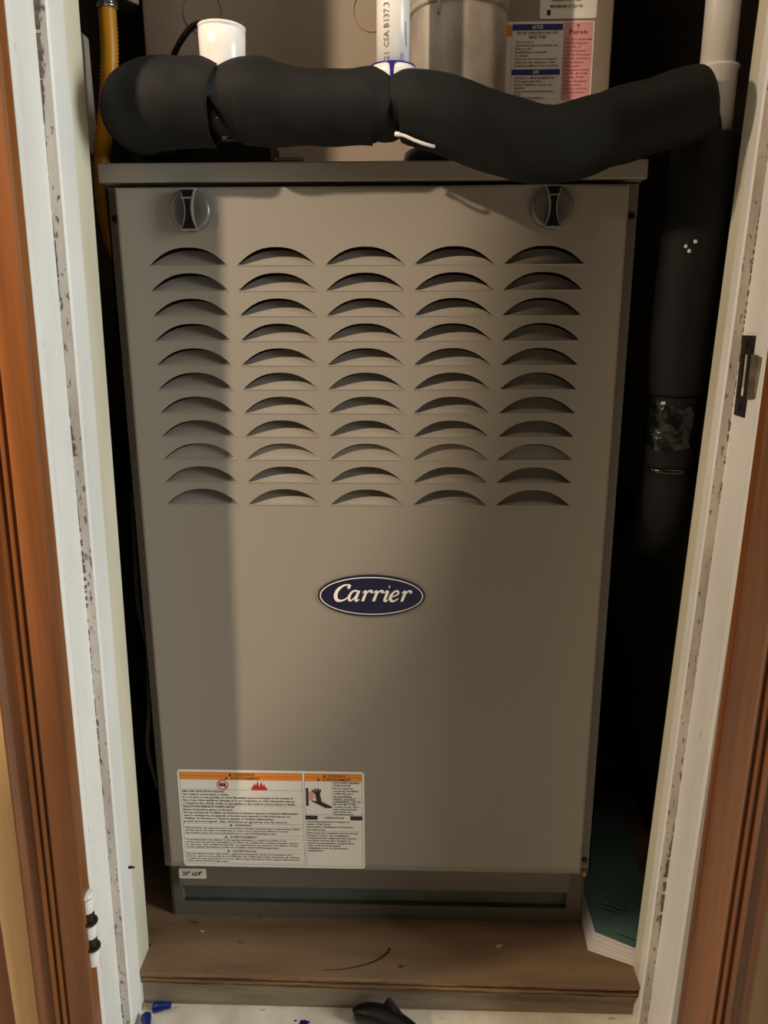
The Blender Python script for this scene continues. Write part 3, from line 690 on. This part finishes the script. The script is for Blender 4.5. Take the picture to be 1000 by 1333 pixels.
sleeve('foam_sleeve', [v4(.0220, -.030, 1.0150, .0180), v4(.0225, -.030, 1.0150, .0240), v4(.0265, -.0305, 1.0180, .0270), v4(.034, -.032, 1.0200, .0298), v4(.048, -.034, 1.0165, .0325), v4(.085, -.040, 1.0050, .0335), v4(.122, -.046, .9905, .0335), v4(.155, -.049, .9822, .0330), v4(.185, -.048, .9840, .0330), v4(.220, -.042, .9955, .0325), v4(.265, -.036, 1.0085, .0320), v4(.297, -.034, 1.0180, .0318), v4(.309, -.034, 1.0215, .0290), v4(.3125, -.034, 1.0225, .0190)],
       'long black foam sleeve sagging over the right front edge of the furnace top', G)
sleeve('foam_sleeve', [v4(.331, .010, .9990, .018), v4(.331, .010, .9985, .0300), v4(.3302, .010, .990, .0330), v4(.3275, .010, .93, .0335), v4(.3245, .012, .86, .0335), v4(.3235, .014, .80, .0330), v4(.3260, .016, .757, .0320), v4(.3262, .016, .7490, .0300)],
       'upright black foam sleeve hanging beside the right door jamb', G)
for x, y, z, r in ((.3010, -.0130, .8985, .0022), (.3095, -.0190, .9030, .0024), (.3045, -.0155, .8920, .0020)): pass
dr = bpy.data.objects['foam_sleeve.003']
for x, z in ((.3085, .8960), (.3160, .9000), (.3115, .8915)):
    yy_ = .0113-math.sqrt(.0336**2-(x-.3262)**2)-.0005
    mb = MB(); mb.lathe([(.0019, 0), (.0019, -.0008), (.0008, -.0016)], (x, yy_, z), 'Y', 10); build('foam_nick', mb, PAPER, dr)
# taped lower run
tp = empty('taped_pipe', (.325, .016, .56)); tag(tp, 'black taped pipe below the upright foam sleeve', 'pipe')
P = cat([v4(.3262, .016, .7485, .0290), v4(.3262, .016, .735, .0312), v4(.3260, .016, .715, .0305), v4(.3255, .017, .665, .0302), v4(.3255, .026, .625, .0302), v4(.3260, .060, .590, .0302), v4(.330, .14, .575, .03), v4(.335, .40, .57, .03)])
mb = MB(); mb.tube([p[:3] for p in P], [p[3] for p in P], 28); build('pipe', mb, FOAM, tp)
GLOSSB = mat('crinkled_black_tape', (12, 12, 12), .25, spec=.5, bump=.8, bscale=110)
mb = MB(); rr = []
for i in range(9):
    z = .742-.006*i; rr.append([Vector((.326+(.0318+.0012*math.sin(k*1.7+i*2.3)+.0008*math.sin(k*.9-i))*math.cos(k*2*math.pi/40), .016+(.0318+.0012*math.sin(k*1.7+i*2.3)+.0008*math.sin(k*.9-i))*math.sin(k*2*math.pi/40), z+.003*math.sin(k*.6+i))) for k in range(40)])
mb.rings(rr, cap0=False, cap1=False); build('tape_wrap', mb, GLOSSB, tp)
mb = MB(); mb.lathe([(.0308, .668), (.0322, .669), (.0322, .673), (.0308, .674)], (.3250, .016, 0), n=28); build('tape_band', mb, GLOSSB, tp)

# ------------------------------------------------------------------ small things on top of the furnace
tr = empty('drain_trap', (-.185, .045, .979)); tag(tr, 'black plastic drain trap below the left foam sleeve', 'drain trap')
mb = MB(); mb.box(-.264, -.1050, .050, .108, .9792, 1.0100, b=.003); build('body', mb, BLACK, tr)
mb = MB()
pr_ = [(.0062, -.110)]
for k in range(5): pr_ += [(.0062, -.098+.005*k), (.0052, -.0975+.005*k), (.0058, -.0945+.005*k)]
pr_ += [(.0045, -.0725)]
mb.lathe(pr_, (0, .062, .9880), 'X', 16); build('hose_barb', mb, BLACK, tr)
mb = MB(); mb.lathe([(.012, 1.010), (.012, 1.015), (.009, 1.0175), (.009, 1.0205)], (-.1455, .078, 0), n=20); build('cleanout_plug', mb, BLACK, tr)
# white cable tie under the tee
mb = MB(); P = cat([(.0262, -.050, .9920), (.0345, -.0535, .9895), (.0440, -.056, .9850), (.0540, -.057, .9815), (.0620, -.055, .9800)])
mb.tube(P, [.0022 if i < 5 else .0015 for i in range(len(P))], 8)
tag(build('cable_tie', mb, PVC), 'short white cable tie curving under the white pipe tee', 'cable tie')
mb = MB(); mb.tube(cat([(-.2150, .070, 1.075), (-.2015, .055, 1.0905), (-.188, .045, 1.1030), (-.1740, .040, 1.1120), (-.158, .045, 1.1120), (-.142, .055, 1.098), (-.132, .075, 1.06), (-.130, .090, 1.02)]), .0030, 10)
tag(build('cable', mb, BLACK), 'thin black cable arching behind the open white fitting', 'cable')

# yellow flexible gas line with a steel fitting
gl = empty('gas_line', (-.285, .052, .70)); tag(gl, 'yellow corrugated flexible gas line left of the coil cabinet', 'gas line')
P = cat([(-.2655, .050, 1.1320), (-.2665, .050, 1.09), (-.2735, .050, 1.04), (-.2860, .052, .985), (-.2900, .062, .940), (-.2905, .085, .905), (-.2905, .14, .885), (-.2905, .30, .88)], 26)
mb = MB(); mb.tube(P, [.0086+.0007*(1 if i % 2 else -1) for i in range(len(P))], 16); build('hose', mb, YELLOW, gl)
mb = MB(); mb.lathe([(.0105, 1.1300), (.0105, 1.1345)], (-.2650, .05, 0), n=20)
mb.lathe([(.0200, 1.1335), (.0205, 1.1345), (.0205, 1.1600), (.0150, 1.1620), (.0150, 1.22)], (-.2530, .05, 0), n=6, smooth=False); build('hex_fitting', mb, STEEL, gl)
# grey cable looping in the dark gap left of the furnace
mb = MB(); mb.tube(cat([(-.300, .10, .62), (-.290, .06, .50), (-.2800, .05, .44), (-.2830, .05, .36), (-.2900, .05, .30), (-.2830, .05, .25), (-.2790, .06, .20), (-.290, .10, .0585)]), .0030, 8)
tag(build('thermostat_wire', mb, mat('grey_wire_jacket', (86, 82, 76), .6)), 'thin grey wire looping in the dark gap left of the furnace', 'wire')

# ------------------------------------------------------------------ booklet on the platform
bk = empty('manual_booklet', (.31, .10, ZF)); tag(bk, 'thick booklet with teal cover and white pages lying beside the furnace', 'booklet')
def blk(c0, c1, z0, z1):                      # corners: near-left, near-right, far-right, far-left, with z per corner
    return [(x, y, z) for (x, y), z in zip(c0, z0)], [(x, y, z) for (x, y), z in zip(c1, z1)]
bot = [(.2695, -.006), (.352, -.043), (.385, .27), (.2850, .27)]
top = [(.2800, .006), (.354, -.030), (.385, .27), (.2850, .27)]
NL = 7; mb = MB()
for k in range(NL):                            # page bundles, fanned
    f0, f1 = k/NL, (k+.86)/NL; vs = []
    for f in (f0, f1):
        for (bx_, by_), (tx_, ty_), h in zip(bot, top, (.017, .012, .012, .014)):
            j = .0006*math.sin(k*2.1)
            vs.append((bx_+(tx_-bx_)*f+j, by_+(ty_-by_)*f+j, ZF+.0006+h*f))
    mb.add(vs, [(0, 3, 2, 1), (4, 5, 6, 7), (0, 1, 5, 4), (1, 2, 6, 5), (2, 3, 7, 6), (3, 0, 4, 7)])
build('pages', mb, PAPER, bk)
mb = MB(); vs = []
for dz in (0, .0008):
    for (x, y), h in zip(top, (.017, .012, .012, .014)): vs.append((x, y, ZF+.0006+h+dz))
mb.add(vs, [(0, 3, 2, 1), (4, 5, 6, 7), (0, 1, 5, 4), (1, 2, 6, 5), (2, 3, 7, 6), (3, 0, 4, 7)])
cov = build('cover', mb, TEAL, bk)
def cpt(u, v):                                 # point on the cover
    a = Vector((*top[0], ZF+.0184)).lerp(Vector((*top[1], ZF+.0134)), u); b = Vector((*top[3], ZF+.0154)).lerp(Vector((*top[2], ZF+.0134)), u)
    return a.lerp(b, v)+Vector((0, 0, .0009))
mb = MB()
for u0, u1, v0, dv in ((.16, .52, .175, .005), (.22, .62, .205, .006), (.40, .66, .235, .004), (.30, .62, .27, .003), (.36, .75, .04, .005), (.25, .6, .31, .003), (.3, .5, .36, .003)):
    mb.quad(cpt(u0, v0), cpt(u1, v0), cpt(u1, v0+dv), cpt(u0, v0+dv))
build('cover_print', mb, mat('dark_teal_print', (24, 44, 44), .5), cov, fixn=False)['kind'] = 'stuff'

# ------------------------------------------------------------------ floor litter
def wire_nut(loc, rz, label):
    mb = MB(); prof = [(.0018, 0), (.0036, .0006), (.0040, .004), (.0052, .012), (.0056, .0165), (.0060, .0180), (.0060, .0218), (.0050, .0222), (.0044, .0160)]
    rr = []
    for r, h in prof:
        rr.append([(h-.011, r*math.cos(2*math.pi*k/24)*(1+.05*(k % 2)), r*math.sin(2*math.pi*k/24)*(1+.05*(k % 2))) for k in range(24)])
    mb.rings(rr, smooth=False)
    o = build('wire_nut', mb, WIRENUT, origin=(0, 0, 0)); o.location = loc; o.rotation_euler = (0, math.radians(7), rz); o['_w'] = tuple(loc)
    return tag(o, label, 'wire nut', 'blue wire nuts on the floor')
wire_nut((-.2600, -.0555, .0064), math.radians(184), 'blue wire nut lying against the grey board by the left jamb')
wire_nut((-.2720, -.0790, .0064), math.radians(112), 'dark blue wire nut at the foot of the left jamb')
def blob(name, cx, cy, r, M, parent, seed, z=.0003):
    rnd = random.Random(seed); n = 16; mb = MB()
    R = [r*(.65+.6*rnd.random()) for _ in range(n)]
    vs = [(cx+R[k]*math.cos(2*math.pi*k/n), cy+.7*R[k]*math.sin(2*math.pi*k/n), z) for k in range(n)]+[(cx, cy, z+.0006)]
    mb.add(vs, [(k, (k+1) % n, n) for k in range(n)]); return build(name, mb, M, parent)
floor['_w'] = tuple(floor.location)
DRIP = mat('purple_primer_drip', (20, 18, 84), .25)
for i, (x, y, r) in enumerate(((-.0830, -.068, .0062), (-.0940, -.0655, .0020), (-.0935, -.0715, .0018), (-.0860, -.0790, .0022), (-.0450, -.0790, .0050), (-.1320, -.086, .0015))):
    blob('primer_drip', x, y, r, DRIP, floor, i)
mb = MB()
for x, y, z, s in ((-.2790, -.0500, 0, .0040), (-.2770, -.0530, 0, .0030), (-.1350, -.0520, 0, .0022), (.1570, -.004, ZF, .0032), (.1600, -.001, ZF, .0026), (-.2420, -.0520, 0, .0024), (.086, -.058, 0, .002), (-.225, .012, ZF, .002), (.29, -.0525, 0, .003)):
    mb.box(x-s, x+s, y-s*.4, y+s*.4, z, z+s*.5)
o = build('wood_crumbs', mb, CRUMB); o['kind'] = 'stuff'; tag(o, 'tiny pale crumbs scattered on platform and floor', 'debris')

# black tool at the bottom edge
tl = empty('hand_tool', (.03, -.08, 0)); tag(tl, 'black blunt-nosed hand tool lying on the floor at the bottom edge', 'tool')
P = cat([v4(-.0225, -.0620, .010, .003), v4(-.0195, -.0620, .011, .0082), v4(-.006, -.0640, .0125, .0120), v4(.012, -.0690, .0135, .0135), v4(.030, -.0780, .0130, .0130), v4(.055, -.094, .011, .0105), v4(.085, -.119, .0095, .0085), v4(.11, -.147, .008, .0072), v4(.113, -.151, .008, .003)])
mb = MB(); mb.tube([p[:3] for p in P], [p[3] for p in P], 20)
for v in mb.v: v.z = .0004+max(0, v.z-.0)*.95
build('handle', mb, BLACK, tl)
mb = MB(); mb.rings([[(.010, -.0610, .018), (.020, -.0590, .018), (.040, -.0760, .017), (.030, -.0830, .018)], [(.0180, -.0610, .0330), (.0215, -.0600, .0330), (.0400, -.0770, .0220), (.0350, -.0800, .0220)]], smooth=False)
build('thumb_stop', mb, BLACK, tl)

for o in SC.objects:
    if '_w' in o: del o['_w']
